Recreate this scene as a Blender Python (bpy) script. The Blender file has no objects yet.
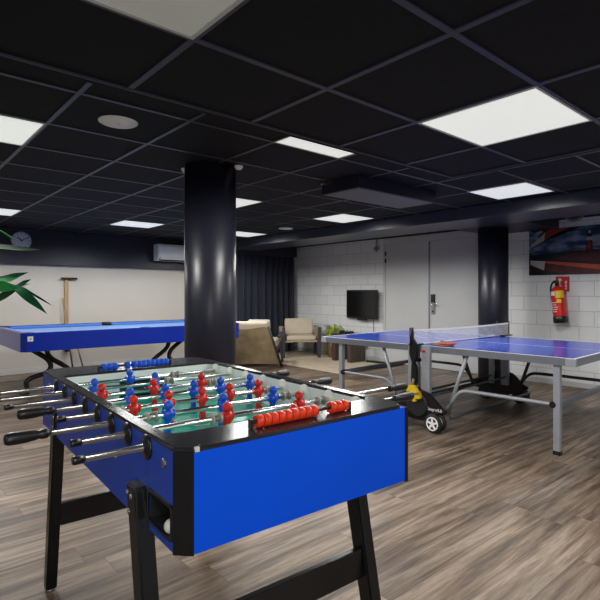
import bpy, bmesh, math, random
from mathutils import Vector, Matrix
random.seed(7)
PI = math.pi
C = bpy.context.scene.collection
TH = 0.7378; CT, ST = math.cos(TH), math.sin(TH)
FPX, CX, CY, CAMZ = 502.9, 323.7, 293.15, 1.2538

def cw(x, y, z=0.0):
    """point measured to the right of / ahead of the viewpoint -> room axes"""
    return Vector((x*CT + y*ST, -x*ST + y*CT, z))

# ------------------------------------------------------------------ materials
def mat(name, col, rough=0.5, metal=0.0, spec=0.5, coat=0.0, noise=None, bump=0.0, bscale=200, emit=None, trans=0, sheen=0):
    m = bpy.data.materials.new(name); m.use_nodes = True
    nt = m.node_tree; b = nt.nodes['Principled BSDF']
    b.inputs['Base Color'].default_value = (*col, 1)
    b.inputs['Roughness'].default_value = rough
    b.inputs['Metallic'].default_value = metal
    b.inputs['Specular IOR Level'].default_value = spec
    b.inputs['Coat Weight'].default_value = coat
    b.inputs['Sheen Weight'].default_value = sheen
    tc = nt.nodes.new('ShaderNodeTexCoord')
    if noise:
        sc, amt = noise
        n = nt.nodes.new('ShaderNodeTexNoise'); n.inputs['Scale'].default_value = sc; n.inputs['Detail'].default_value = 4
        nt.links.new(tc.outputs['Object'], n.inputs['Vector'])
        r = nt.nodes.new('ShaderNodeValToRGB')
        r.color_ramp.elements[0].position = .3; r.color_ramp.elements[1].position = .7
        r.color_ramp.elements[0].color = (*[c*(1-amt) for c in col], 1)
        r.color_ramp.elements[1].color = (*[min(1, c*(1+amt)) for c in col], 1)
        nt.links.new(n.outputs['Fac'], r.inputs['Fac']); nt.links.new(r.outputs['Color'], b.inputs['Base Color'])
    if bump:
        n2 = nt.nodes.new('ShaderNodeTexNoise'); n2.inputs['Scale'].default_value = bscale
        nt.links.new(tc.outputs['Object'], n2.inputs['Vector'])
        bp = nt.nodes.new('ShaderNodeBump'); bp.inputs['Strength'].default_value = bump; bp.inputs['Distance'].default_value = .005
        nt.links.new(n2.outputs['Fac'], bp.inputs['Height']); nt.links.new(bp.outputs['Normal'], b.inputs['Normal'])
    if emit:
        b.inputs['Emission Color'].default_value = (*emit[0], 1); b.inputs['Emission Strength'].default_value = emit[1]
    return m

class N:
    """tiny node helper"""
    def __init__(s, m): s.nt = m.node_tree; s.b = s.nt.nodes['Principled BSDF']
    def new(s, t, **kw):
        n = s.nt.nodes.new(t)
        for k, v in kw.items():
            if k in n.inputs: n.inputs[k].default_value = v
            else: setattr(n, k, v)
        return n
    def link(s, a, b): s.nt.links.new(a, b)
    def math(s, op, a, b=None):
        n = s.nt.nodes.new('ShaderNodeMath'); n.operation = op
        for i, v in enumerate((a, b)):
            if v is None: continue
            if isinstance(v, (int, float)): n.inputs[i].default_value = v
            else: s.nt.links.new(v, n.inputs[i])
        return n.outputs[0]
    def ramp(s, fac, stops):
        r = s.nt.nodes.new('ShaderNodeValToRGB'); e = r.color_ramp.elements
        while len(e) < len(stops): e.new(.5)
        for i, (p, c) in enumerate(stops): e[i].position = p; e[i].color = (*c, 1)
        s.nt.links.new(fac, r.inputs['Fac']); return r.outputs['Color']
    def mix(s, fac, a, b, mode='MIX'):
        n = s.nt.nodes.new('ShaderNodeMix'); n.data_type = 'RGBA'; n.blend_type = mode
        for i, v in ((0, fac), (6, a), (7, b)):
            if isinstance(v, (int, float)): n.inputs[i].default_value = v
            elif isinstance(v, tuple): n.inputs[i].default_value = (*v, 1)
            else: s.nt.links.new(v, n.inputs[i])
        return n.outputs[2]

def floor_material():
    m = mat('wood_floor', (.2, .17, .14), rough=.42); n = N(m)
    tc = n.new('ShaderNodeTexCoord'); sep = n.new('ShaderNodeSeparateXYZ'); n.link(tc.outputs['Object'], sep.inputs[0])
    X, Y = sep.outputs[0], sep.outputs[1]
    W, L = .19, 1.25
    row = n.math('FLOOR', n.math('DIVIDE', Y, W))
    wn = n.new('ShaderNodeTexWhiteNoise', noise_dimensions='1D'); n.link(row, wn.inputs['W'])
    xs = n.math('ADD', X, n.math('MULTIPLY', wn.outputs['Value'], L*3))
    colf = n.math('FLOOR', n.math('DIVIDE', xs, L))
    idv = n.new('ShaderNodeCombineXYZ'); n.link(row, idv.inputs[0]); n.link(colf, idv.inputs[1])
    pid = n.new('ShaderNodeTexWhiteNoise', noise_dimensions='3D'); n.link(idv.outputs[0], pid.inputs['Vector'])
    # grain coordinates, stretched along the plank and shifted per plank
    gv = n.new('ShaderNodeCombineXYZ')
    n.link(n.math('ADD', n.math('MULTIPLY', X, .75), n.math('MULTIPLY', pid.outputs['Value'], 37.0)), gv.inputs[0])
    n.link(n.math('MULTIPLY', Y, 10.0), gv.inputs[1])
    n.link(n.math('MULTIPLY', pid.outputs['Value'], 11.0), gv.inputs[2])
    g1 = n.new('ShaderNodeTexNoise', Scale=1.7, Detail=8.0, Roughness=.66, Distortion=.35); n.link(gv.outputs[0], g1.inputs['Vector'])
    gv2 = n.new('ShaderNodeCombineXYZ')
    n.link(n.math('MULTIPLY', X, 4.0), gv2.inputs[0]); n.link(n.math('MULTIPLY', Y, 60.0), gv2.inputs[1]); n.link(pid.outputs['Value'], gv2.inputs[2])
    g2 = n.new('ShaderNodeTexNoise', Scale=2.2, Detail=4.0, Roughness=.7, Distortion=.2); n.link(gv2.outputs[0], g2.inputs['Vector'])
    # broad smoky patches that run over several planks
    gv3 = n.new('ShaderNodeCombineXYZ')
    n.link(n.math('MULTIPLY', X, .9), gv3.inputs[0]); n.link(n.math('MULTIPLY', Y, 3.2), gv3.inputs[1])
    g3 = n.new('ShaderNodeTexNoise', Scale=1.7, Detail=3.0); n.link(gv3.outputs[0], g3.inputs['Vector'])
    base = n.ramp(g1.outputs['Fac'], [(.30, (.036, .024, .016)), (.41, (.098, .067, .045)), (.50, (.178, .134, .096)), (.60, (.285, .238, .192)), (.70, (.17, .138, .115)), (.82, (.085, .067, .055))])
    tint = n.ramp(pid.outputs['Value'], [(0, (.66, .60, .56)), (.35, (.92, .85, .78)), (.7, (1.15, 1.1, 1.04)), (1, (.78, .78, .80))])
    c = n.mix(1.0, base, tint, 'MULTIPLY')
    c = n.mix(.55, c, n.ramp(g2.outputs['Fac'], [(.3, (.55, .53, .52)), (.5, (1, 1, 1)), (.7, (1.25, 1.22, 1.2))]), 'MULTIPLY')
    c = n.mix(.8, c, n.ramp(g3.outputs['Fac'], [(.35, (.6, .57, .55)), (.55, (1.1, 1.08, 1.06)), (.7, (1.2, 1.2, 1.2))]), 'MULTIPLY')
    fy = n.math('FRACT', n.math('DIVIDE', Y, W)); fx = n.math('FRACT', n.math('DIVIDE', xs, L))
    seam = n.math('MAXIMUM', n.math('LESS_THAN', fy, .016), n.math('LESS_THAN', fx, .0025))
    c = n.mix(n.math('MULTIPLY', seam, .75), c, (.03, .025, .02))
    n.link(c, n.b.inputs['Base Color'])
    n.link(n.math('ADD', n.math('MULTIPLY', g2.outputs['Fac'], .25), .33), n.b.inputs['Roughness'])
    bp = n.new('ShaderNodeBump', Strength=.25, Distance=.003)
    n.link(n.math('SUBTRACT', g2.outputs['Fac'], seam), bp.inputs['Height']); n.link(bp.outputs[0], n.b.inputs['Normal'])
    return m

def block_material():
    m = mat('painted_blocks', (.6, .61, .62), rough=.55); n = N(m)
    tc = n.new('ShaderNodeTexCoord'); sep = n.new('ShaderNodeSeparateXYZ'); n.link(tc.outputs['Object'], sep.inputs[0])
    cv = n.new('ShaderNodeCombineXYZ'); n.link(sep.outputs[1], cv.inputs[0]); n.link(n.math('ADD', sep.outputs[2], -.012), cv.inputs[1])
    br = n.new('ShaderNodeTexBrick', Scale=1.0); br.offset = .5
    br.inputs['Brick Width'].default_value = .38; br.inputs['Row Height'].default_value = .2
    br.inputs['Mortar Size'].default_value = .006; br.inputs['Mortar Smooth'].default_value = .4
    br.inputs['Color1'].default_value = (.71, .72, .73, 1); br.inputs['Color2'].default_value = (.65, .66, .68, 1)
    br.inputs['Mortar'].default_value = (.46, .47, .49, 1)
    n.link(cv.outputs[0], br.inputs['Vector'])
    ns = n.new('ShaderNodeTexNoise', Scale=60.0, Detail=3.0); n.link(tc.outputs['Object'], ns.inputs['Vector'])
    n.link(n.mix(.25, br.outputs['Color'], n.ramp(ns.outputs['Fac'], [(.3, (.8, .8, .8)), (.7, (1.1, 1.1, 1.1))]), 'MULTIPLY'), n.b.inputs['Base Color'])
    bp = n.new('ShaderNodeBump', Strength=.5, Distance=.004)
    n.link(n.math('SUBTRACT', n.math('MULTIPLY', ns.outputs['Fac'], .3), br.outputs['Fac']), bp.inputs['Height'])
    n.link(bp.outputs[0], n.b.inputs['Normal'])
    return m

def wood_material(name, c1, c2, axis=2, scale=14):
    m = mat(name, c1, rough=.5); n = N(m)
    tc = n.new('ShaderNodeTexCoord'); mp = n.new('ShaderNodeMapping')
    s = [scale, scale, scale]; s[axis] = scale*.12; mp.inputs['Scale'].default_value = s
    n.link(tc.outputs['Object'], mp.inputs['Vector'])
    ns = n.new('ShaderNodeTexNoise', Scale=2.0, Detail=5.0, Distortion=.4); n.link(mp.outputs[0], ns.inputs['Vector'])
    n.link(n.ramp(ns.outputs['Fac'], [(.3, c1), (.7, c2)]), n.b.inputs['Base Color'])
    return m

def grille_material():
    m = mat('perforated_white', (.6, .6, .58), rough=.5); n = N(m)
    tc = n.new('ShaderNodeTexCoord')
    w = n.new('ShaderNodeTexVoronoi', Scale=110.0); w.inputs['Randomness'].default_value = 0
    n.link(tc.outputs['Object'], w.inputs['Vector'])
    n.link(n.ramp(w.outputs['Distance'], [(.22, (.10, .10, .10)), (.40, (1.0, 1.0, .96))]), n.b.inputs['Base Color'])
    return m

def net_material():
    m = bpy.data.materials.new('net_mesh'); m.use_nodes = True; nt = m.node_tree
    b = nt.nodes['Principled BSDF']; b.inputs['Base Color'].default_value = (.75, .77, .82, 1); b.inputs['Roughness'].default_value = .8
    n = N(m); tc = n.new('ShaderNodeTexCoord'); sep = n.new('ShaderNodeSeparateXYZ'); n.link(tc.outputs['Object'], sep.inputs[0])
    fy = n.math('FRACT', n.math('MULTIPLY', sep.outputs[1], 80)); fz = n.math('FRACT', n.math('MULTIPLY', sep.outputs[2], 80))
    a = n.math('MAXIMUM', n.math('LESS_THAN', fy, .25), n.math('LESS_THAN', fz, .25))
    n.link(a, b.inputs['Alpha'])
    return m

M = dict(
    floor=floor_material(), block=block_material(),
    wall=mat('beige_wall_paint', (.49, .465, .43), .6, noise=(1.3, .05), bump=.1),
    wallback=mat('grey_wall_paint', (.42, .42, .43), .7),
    beam=mat('beam_paint', (.040, .045, .066), .33, noise=(2, .1), bump=.04),
    navy=mat('navy_paint', (.012, .014, .028), .45, noise=(3, .2), bump=.08, bscale=120),
    tile=mat('black_ceiling_tile', (.0040, .0043, .0078), .8, spec=.3, noise=(25, .3), bump=.15, bscale=300),
    tbar=mat('ceiling_bar', (.040, .044, .078), .42, metal=.0),
    tbar2=mat('ceiling_bar_far', (.05, .051, .072), .4),
    column=mat('column_paint', (.013, .014, .024), .36, noise=(6, .15), bump=.05),
    lightpan=mat('light_diffuser', (.8, .8, .78), .4, emit=((.97, 1.0, .95), .62)),
    lightframe=mat('light_frame', (.55, .55, .54), .4),
    white=mat('white_plastic', (.92, .93, .93), .35, noise=(8, .04)),
    offwhite=mat('offwhite_ring', (.88, .90, .82), .4),
    door=mat('door_paint', (.50, .51, .52), .4, noise=(1.5, .04), bump=.05),
    doorframe=mat('door_frame_paint', (.50, .50, .50), .4),
    chrome=mat('chrome', (.80, .80, .81), .22, metal=1),
    steel=mat('brushed_steel', (.42, .42, .43), .3, metal=1, noise=(40, .1)),
    silver=mat('silver_tube', (.33, .35, .39), .42, metal=.25, noise=(12, .06)),
    apron=mat('apron_grey', (.20, .22, .26), .35, metal=.4, noise=(9, .06)),
    greytube=mat('dark_grey_tube', (.06, .063, .07), .4, metal=.3),
    black=mat('black_satin', (.009, .009, .010), .28, noise=(14, .2)),
    blackmat=mat('black_matte', (.012, .012, .013), .6),
    rim=mat('black_laminate', (.022, .022, .026), .2, noise=(60, .25), bump=.03),
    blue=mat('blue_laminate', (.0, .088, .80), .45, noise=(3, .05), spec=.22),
    blueshade=mat('blue_laminate_shaded', (.012, .066, .48), .35, noise=(3, .12), spec=.4),  # darker copy of the blue laminate: shade on the sides put into the colour
    bluedk=mat('pool_blue_gloss', (.004, .025, .33), .22, noise=(3, .08)),
    felt=mat('pool_cloth_blue', (.035, .16, .47), .85, noise=(50, .08), sheen=.3),
    ttblue=mat('table_tennis_blue', (.010, .055, .46), .17, noise=(20, .05)),
    green=mat('pitch_green', (.018, .36, .24), .18, noise=(6, .12)),
    innerw=mat('pale_inner_wall', (.82, .88, .84), .3, noise=(10, .04)),
    red=mat('red_plastic', (.62, .02, .012), .25, noise=(20, .05)),
    orange=mat('red_bead', (.78, .045, .01), .3, noise=(20, .05)),
    bluep=mat('blue_plastic', (.004, .085, .62), .28, noise=(20, .05)),
    washer=mat('washer_rubber', (.36, .31, .27), .6, noise=(50, .2)),
    curtain=mat('navy_curtain', (.007, .010, .024), .85, noise=(15, .25), sheen=.3),
    tan=mat('tan_fabric', (.34, .265, .175), .85, noise=(9, .12), bump=.3, bscale=500),
    tanback=mat('woven_tan_cover', (.33, .25, .145), .6, noise=(6, .25), bump=.35, bscale=60),
    cream=mat('cream_fabric', (.50, .43, .34), .9, noise=(8, .06), bump=.3, bscale=400),
    greyfab=mat('pale_cushion', (.42, .40, .36), .9, noise=(12, .1), bump=.3, bscale=400),
    rug=mat('cream_rug', (.50, .42, .31), .95, noise=(7, .10), bump=.5, bscale=300),
    post=mat('dark_grey_post', (.035, .037, .042), .45),
    walnut=wood_material('dark_walnut', (.035, .024, .018), (.075, .052, .04)),
    potwood=wood_material('brown_pot', (.10, .045, .016), (.2, .095, .035)),
    cue=wood_material('cue_wood', (.28, .18, .08), (.42, .29, .15)),
    leaf=mat('leaf_green', (.012, .10, .045), .75, spec=.05, noise=(4, .35)),
    leafdk=mat('leaf_dark_green', (.006, .05, .016), .75, spec=.05, noise=(4, .3)),
    leaflt=mat('leaf_light_green', (.05, .36, .08), .6, spec=.2, noise=(4, .3)),
    fern=mat('fern_green', (.34, .42, .06), .5, noise=(10, .3)),
    soil=mat('soil', (.02, .013, .008), .95, bump=.6, bscale=40),
    screen=mat('tv_screen', (.006, .006, .007), .16),
    clockface=mat('clock_face', (.62, .63, .68), .4),
    darkred=mat('dark_red_plastic', (.16, .012, .01), .4),
    yellow=mat('yellow_plastic', (.78, .55, .01), .35),
    paper=mat('white_print', (.72, .72, .72), .6),
    signred=mat('sign_red', (.55, .01, .015), .4),
    cork=mat('stick_wood', (.35, .22, .1), .6),
    tyre=mat('tyre_black', (.014, .014, .014), .6),
    ballw=mat('ball_white', (.7, .7, .62), .3),
    duct=mat('duct_grey', (.10, .10, .115), .45),
    plaster=mat('plaster_white', (.45, .46, .48), .6),
)
M['grille'] = grille_material(); M['net'] = net_material()

# ------------------------------------------------------------------ mesh helpers
class MB:
    def __init__(s): s.bm = bmesh.new(); s.mi = 0
    def _new(s, n0):
        s.bm.faces.ensure_lookup_table()
        for f in s.bm.faces[n0:]: f.material_index = s.mi
    def box(s, x0, x1, y0, y1, z0, z1, bevel=0.0, rot=None, seg=2):
        n0 = len(s.bm.faces)
        t = bmesh.new()
        vs = [t.verts.new((x, y, z)) for x in (x0, x1) for y in (y0, y1) for z in (z0, z1)]
        for f in ((0,1,3,2),(4,6,7,5),(0,4,5,1),(2,3,7,6),(0,2,6,4),(1,5,7,3)): t.faces.new([vs[i] for i in f])
        bmesh.ops.recalc_face_normals(t, faces=t.faces)
        if bevel: bmesh.ops.bevel(t, geom=list(t.edges), offset=bevel, segments=seg, affect='EDGES', profile=.6)
        if rot: bmesh.ops.transform(t, matrix=rot, verts=t.verts)
        s._merge(t, n0); return s
    def _merge(s, t, n0, smooth=False):
        me = bpy.data.meshes.new('tmp')
        if smooth:
            for f in t.faces: f.smooth = True
        t.to_mesh(me); t.free(); s.bm.from_mesh(me); bpy.data.meshes.remove(me); s._new(n0)
    def tube(s, pts, r, seg=12, caps=True, smooth_path=0, radii=None):
        pts = [Vector(p) for p in pts]
        if smooth_path:
            for _ in range(smooth_path):
                q = [pts[0]]
                for a, b in zip(pts, pts[1:]): q += [a.lerp(b, .25), a.lerp(b, .75)]
                q.append(pts[-1]); pts = q
        n0 = len(s.bm.faces); t = bmesh.new(); rings = []
        up = None
        for i, p in enumerate(pts):
            d = (pts[min(i+1, len(pts)-1)] - pts[max(i-1, 0)]).normalized()
            if up is None:
                up = Vector((0, 0, 1)) if abs(d.z) < .9 else Vector((1, 0, 0))
            u = d.cross(up).normalized(); v = u.cross(d).normalized(); up = v
            rr = radii[i] if radii else r
            rings.append([t.verts.new(p + u*rr*math.cos(2*PI*k/seg) + v*rr*math.sin(2*PI*k/seg)) for k in range(seg)])
        for a, b in zip(rings, rings[1:]):
            for k in range(seg): t.faces.new((a[k], a[(k+1) % seg], b[(k+1) % seg], b[k]))
        for f in t.faces: f.smooth = True
        if caps:
            t.faces.new(list(reversed(rings[0]))); t.faces.new(rings[-1])
        bmesh.ops.recalc_face_normals(t, faces=t.faces)
        s._merge(t, n0); return s
    def lathe(s, prof, axis='Z', origin=(0, 0, 0), seg=20, smooth=True, matrix=None):
        """prof: list of (r, h) along the axis"""
        n0 = len(s.bm.faces); t = bmesh.new(); rings = []
        for r, h in prof:
            rings.append([t.verts.new((max(r, 1e-5)*math.cos(2*PI*k/seg), max(r, 1e-5)*math.sin(2*PI*k/seg), h)) for k in range(seg)])
        for a, b in zip(rings, rings[1:]):
            for k in range(seg): 
                f = t.faces.new((a[k], a[(k+1) % seg], b[(k+1) % seg], b[k])); f.smooth = smooth
        t.faces.new(list(reversed(rings[0]))); t.faces.new(rings[-1])
        bmesh.ops.recalc_face_normals(t, faces=t.faces)
        mt = Matrix.Identity(4)
        if axis == 'X': mt = Matrix.Rotation(PI/2, 4, 'Y')
        if axis == 'Y': mt = Matrix.Rotation(-PI/2, 4, 'X')
        if matrix is not None: mt = matrix @ mt
        mt = Matrix.Translation(origin) @ mt
        bmesh.ops.transform(t, matrix=mt, verts=t.verts)
        s._merge(t, n0); return s
    def ell(s, c, r, seg=14, rings=9):
        n0 = len(s.bm.faces); t = bmesh.new()
        bmesh.ops.create_uvsphere(t, u_segments=seg, v_segments=rings, radius=1)
        rr = r if isinstance(r, (tuple, list)) else (r, r, r)
        bmesh.ops.transform(t, matrix=Matrix.Translation(c) @ Matrix.Diagonal((*rr, 1)), verts=t.verts)
        s._merge(t, n0, True); return s
    def prism(s, poly, h0, h1, plane='XY', bevel=0.0):
        """extrude a 2-D polygon; plane XY (height z), XZ (height y), YZ (height x)"""
        n0 = len(s.bm.faces); t = bmesh.new()
        def P(p, h): return {'XY': (p[0], p[1], h), 'XZ': (p[0], h, p[1]), 'YZ': (h, p[0], p[1])}[plane]
        a = [t.verts.new(P(p, h0)) for p in poly]; b = [t.verts.new(P(p, h1)) for p in poly]
        t.faces.new(a); t.faces.new(list(reversed(b)))
        for i in range(len(poly)): j = (i+1) % len(poly); t.faces.new((a[i], b[i], b[j], a[j]))
        bmesh.ops.recalc_face_normals(t, faces=t.faces)
        if bevel: bmesh.ops.bevel(t, geom=list(t.edges), offset=bevel, segments=2, affect='EDGES')
        s._merge(t, n0); return s
    def ring(s, outer, inner, z0, z1):
        n0 = len(s.bm.faces); t = bmesh.new(); n = len(outer)
        V = [[t.verts.new((p[0], p[1], z)) for p in l] for l in (outer, inner) for z in (z0, z1)]
        o0, o1, i0, i1 = V
        for k in range(n):
            j = (k+1) % n
            t.faces.new((o0[k], o0[j], o1[j], o1[k])); t.faces.new((i0[k], i1[k], i1[j], i0[j]))
            t.faces.new((o1[k], o1[j], i1[j], i1[k])); t.faces.new((o0[k], i0[k], i0[j], o0[j]))
        bmesh.ops.recalc_face_normals(t, faces=t.faces)
        s._merge(t, n0); return s
    def poly(s, pts, smooth=False):
        n0 = len(s.bm.faces)
        f = s.bm.faces.new([s.bm.verts.new(p) for p in pts]); f.smooth = smooth; s._new(n0); return s
    def build(s, name, mats, parent=None, loc=None, rot=None):
        me = bpy.data.meshes.new(name); s.bm.to_mesh(me); s.bm.free()
        for m in (mats if isinstance(mats, (list, tuple)) else [mats]): me.materials.append(M[m] if isinstance(m, str) else m)
        o = bpy.data.objects.new(name, me); C.objects.link(o)
        if parent: o.parent = parent
        if loc: o.location = loc
        if rot: o.rotation_euler = rot
        return o

def tag(o, label, cat, group=None, kind=None):
    o['label'] = label; o['category'] = cat
    if group: o['group'] = group
    if kind: o['kind'] = kind
    return o
def thing(name, label, cat, loc=(0, 0, 0), rz=0, group=None):
    o = bpy.data.objects.new(name, None); C.objects.link(o); o.empty_display_size = .1
    o.location = loc; o.rotation_euler = (0, 0, rz)
    return tag(o, label, cat, group)
def struct(o): o['kind'] = 'structure'; return o
def dup(root, loc, label, rz=None):
    def cp(o, par):
        c = o.copy(); C.objects.link(c)
        if par: c.parent = par
        for ch in [k for k in bpy.data.objects if k.parent == o]: cp(ch, c)
        return c
    r = cp(root, None); r.location = loc; r['label'] = label
    if rz is not None: r.rotation_euler = (0, 0, rz)
    return r
def text(name, body, size, m, parent, matrix, extrude=.0004):
    cu = bpy.data.curves.new('txt', 'FONT'); cu.body = body; cu.size = size; cu.extrude = extrude; cu.offset = size*.03
    cu.align_x = 'LEFT'
    o = bpy.data.objects.new('txt', cu); C.objects.link(o)
    bpy.context.view_layer.update()
    me = bpy.data.meshes.new_from_object(o.evaluated_get(bpy.context.evaluated_depsgraph_get()))
    bpy.data.objects.remove(o); bpy.data.curves.remove(cu)
    me.name = name; me.materials.clear(); me.materials.append(M[m])
    t = bpy.data.objects.new(name, me); C.objects.link(t); t.parent = parent; t.matrix_local = matrix
    return t

# ------------------------------------------------------------------ room shell
XL, XR, YN, YF = -3.2, 7.0, -2.6, 8.95
ZF, ZN = 2.25, 2.097
SX, SY = 3.14, 2.075       # edge of the lowered ceiling section
fl = MB(); fl.box(XL, XR, YN, YF, -.05, 0); struct(fl.build('floor', 'floor'))
w = MB(); w.box(XR, XR+.15, YN, YF+.15, -.05, 2.4)
struct(w.build('wall_right', 'block'))
w = MB(); w.box(XL-.15, XR, YF, YF+.15, -.05, 2.4); struct(w.build('wall_far', 'wall'))
w = MB(); w.box(XL-.15, XL, YN, YF, -.05, 2.4); struct(w.build('wall_left', 'wallback'))
w = MB(); w.box(XL-.15, XR+.15, YN-.15, YN, -.05, 2.4); struct(w.build('wall_back', 'wallback'))
w = MB(); w.box(XL, XR, YN, YF, ZF, ZF+.1); struct(w.build('ceiling', 'tile'))
w = MB(); w.box(XL, SX, YN, SY, ZN, ZF-.002); lowered = struct(w.build('ceiling_lowered', 'tile'))
# T-bar grids
g = MB(); bw = .012
x = .78 - .6*6
while x < 5.1:
    y0 = SY+.03 if x < SX else YN
    g.box(x-bw, x+bw, y0, YF-.14, ZF-.006, ZF-.0005); x += .6
y = 2.66-.6*8
while y < YF-.2:
    x0 = XL if y > SY else SX+.03
    g.box(x0, 5.15, y-bw, y+bw, ZF-.0065, ZF-.0007); y += .6
struct(g.build('trim_1', 'tbar2'))
g = MB()
x = .80-.6*6
while x < SX-.1: g.box(x-bw, x+bw, YN, SY, ZN-.006, ZN-.0005); x += .6
y = 1.52-.6*6
while y < SY-.1: g.box(XL, SX, y-bw, y+bw, ZN-.0065, ZN-.0007); y += .6
struct(g.build('trim_2', 'tbar'))
g = MB()
g.box(XL, SX+.02, SY, SY+.02, ZN-.012, ZF-.001); g.box(SX, SX+.02, YN, SY, ZN-.012, ZF-.001)
struct(g.build('trim_3', 'tile')); g = MB()
g.box(XL, SX, SY-.014, SY, ZN-.010, ZN-.001); g.box(SX-.014, SX, YN, SY-.014, ZN-.010, ZN-.001)
struct(g.build('trim_8', 'tbar2'))
# beam and soffit
b = MB(); b.box(5.15, 5.85, YN, YF-.3, 2.11, ZF-.001, bevel=.004); struct(b.build('trim_4', 'beam'))
b = MB(); b.box(5.852, XR-.001, 2.92, 3.95, 2.135, ZF-.001); struct(b.build('trim_5', 'navy'))
# fascia above the far wall
b = MB(); b.box(XL, 5.35, YF-.10, YF-.001, 1.705, ZF-.001); struct(b.build('trim_6', 'navy'))
b = MB(); b.box(XL, XR, YF-.014, YF-.001, 0, .085, bevel=.003); struct(b.build('baseboard_far', 'doorframe'))
b = MB(); b.box(XR-.014, XR-.001, 6.05, YF-.02, 0, .07, bevel=.003); b.box(XR-.014, XR-.001, YN, 4.08, 0, .07, bevel=.003); struct(b.build('baseboard_right', 'doorframe'))
# curtain pelmet
b = MB(); b.box(5.35, 6.87, 8.42, 8.62, 2.03, ZF-.002); b.box(5.35, XR-.3, 8.62, YF-.001, 2.2, ZF-.002); struct(b.build('trim_7', 'navy'))

# double door in the right wall
def door():
    Y0, Y1, YM, ZT = 4.13, 6.0, 5.035, 2.13
    fr = MB()
    fr.box(6.965, 6.999, Y1, Y1+.05, 0, ZT+.0, bevel=.003); fr.box(6.965, 6.999, Y0-.05, Y0, 0, ZT, bevel=.003)
    fr.box(6.965, 6.999, Y0-.05, Y1+.05, ZT, ZF-.01, bevel=.003)
    struct(fr.build('door_frame', 'doorframe'))
    for i, (a, c) in enumerate(((YM+.003, Y1-.004), (Y0+.004, YM-.003))):
        d = MB(); d.box(6.972, 6.998, a, c, .008, ZT-.005, bevel=.002)
        do = struct(d.build('door_%d' % (i+1), 'door'))
        if i == 0:
            st = MB(); st.box(6.966, 6.973, YM-.012, YM+.02, .01, ZT-.006); st.build('door_strip', 'apron', do)
            for z in (1.93, 1.80, .4):
                h = MB(); h.box(6.958, 6.972, Y1-.02, Y1+.012, z, z+.075, bevel=.002); h.build('hinge', 'blackmat', do)
        else:
            h = MB(); h.box(6.945, 6.972, YM-.115, YM-.04, 1.10, 1.235, bevel=.006); h.build('card_reader', 'black', do)
            h = MB(); h.box(6.952, 6.972, YM-.115, YM-.045, .905, 1.09, bevel=.004); p = h.build('lock_plate', 'steel', do)
            h = MB(); h.tube([(6.955, YM-.08, 1.075), (6.90, YM-.08, 1.075), (6.895, YM-.10, 1.075), (6.895, YM-.21, 1.075)], .010, smooth_path=1); h.build('door_handle', 'chrome', do)
            h = MB(); h.lathe([(.016, 0), (.016, .012)], 'X', (6.945, YM-.08, .95), seg=14); h.build('key_cylinder', 'blackmat', do)
door()
# small sensor bracket + pipe above the television side of the door
t = thing('wall_sensor', 'small grey pipe with sensor fitting high on the block wall beside the door', 'sensor', (6.99, 6.22, 2.0))
h = MB(); h.tube([(-.02, 0, .24), (-.02, 0, .09)], .010); h.build('pipe', 'steel', t)
h = MB(); h.box(-.075, 0, -.05, .03, .04, .10, bevel=.008); h.ell((-.06, -.03, .03), .025); h.build('sensor_head', 'steel', t)

# ------------------------------------------------------------------ columns
def column(x, y, label):
    t = thing('column', label, 'column', (x, y, 0), 0)
    c = MB(); c.lathe([(.199, 0.0), (.199, ZF-.002)], 'Z', seg=64); c.build('shaft', 'column', t)
    c = MB(); c.lathe([(.207, .0005), (.207, .055), (.201, .06)], 'Z', seg=64); c.build('base_trim', 'navy', t)
column(2.01, 3.54, 'thick round navy column in the middle of the room behind the football table')
column(6.36, 3.54, 'round navy column near the white block wall, between the double door and the picture')

# ------------------------------------------------------------------ ceiling fittings
def light(label, x, y, z, first=[None]):
    if first[0] is None:
        t = thing('ceiling_light', label, 'ceiling light', (x, y, z), 0, 'square ceiling light panels')
        f = MB(); a, c = .296, .286
        f.ring([(-a,-a),(a,-a),(a,a),(-a,a)], [(-c,-c),(c,-c),(c,c),(-c,c)], -.010, -.0012); f.build('frame', 'lightframe', t)
        f = MB(); f.box(-c, c, -c, c, -.007, -.0012); f.build('diffuser', 'lightpan', t)
        first[0] = t; return t
    return dup(first[0], (x, y, z), label)
light('large bright square ceiling light at upper right, nearest over the tennis table', 2.30, 1.22, ZN)
light('bright square ceiling light at the left edge of the photo, left of the round speaker', .48, 3.56, ZF)
light('ceiling light between column and large light, cut off by the lowered ceiling edge', 2.265, 2.36, ZF)
light('square ceiling light in front of the right end of the beam, above the far column', 4.64, 2.395, ZF)
light('square ceiling light beside the beam, beyond the hanging ceiling box', 4.68, 4.76, ZF)
light('ceiling light half hidden behind the round column, upper of the two at its right side', 2.88, 4.76, ZF)
light('ceiling light just right of the column, lower of two, in front of the curtain', 4.68, 7.16, ZF)
light('square ceiling light left of the round column, above the air conditioner', 2.88, 7.16, ZF)
light('small sliver of ceiling light at the left edge, above the wall clock', 1.08, 7.16, ZF)
light('unseen ceiling light added for illumination behind the viewpoint, to the right', 2.30, -1.18, ZN)  # this and the next four panels are unseen, added to light the room
light('unseen ceiling light added for illumination behind the viewpoint, to the left', -.10, -.58, ZN)
light('unseen ceiling light added for illumination over the right end of the room', 4.68, -.04, ZF)
light('unseen ceiling light added for illumination at far left of the room', -1.32, 4.76, ZF)
light('unseen ceiling light added for illumination at near left of the room', -1.60, 1.22, ZN)

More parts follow.
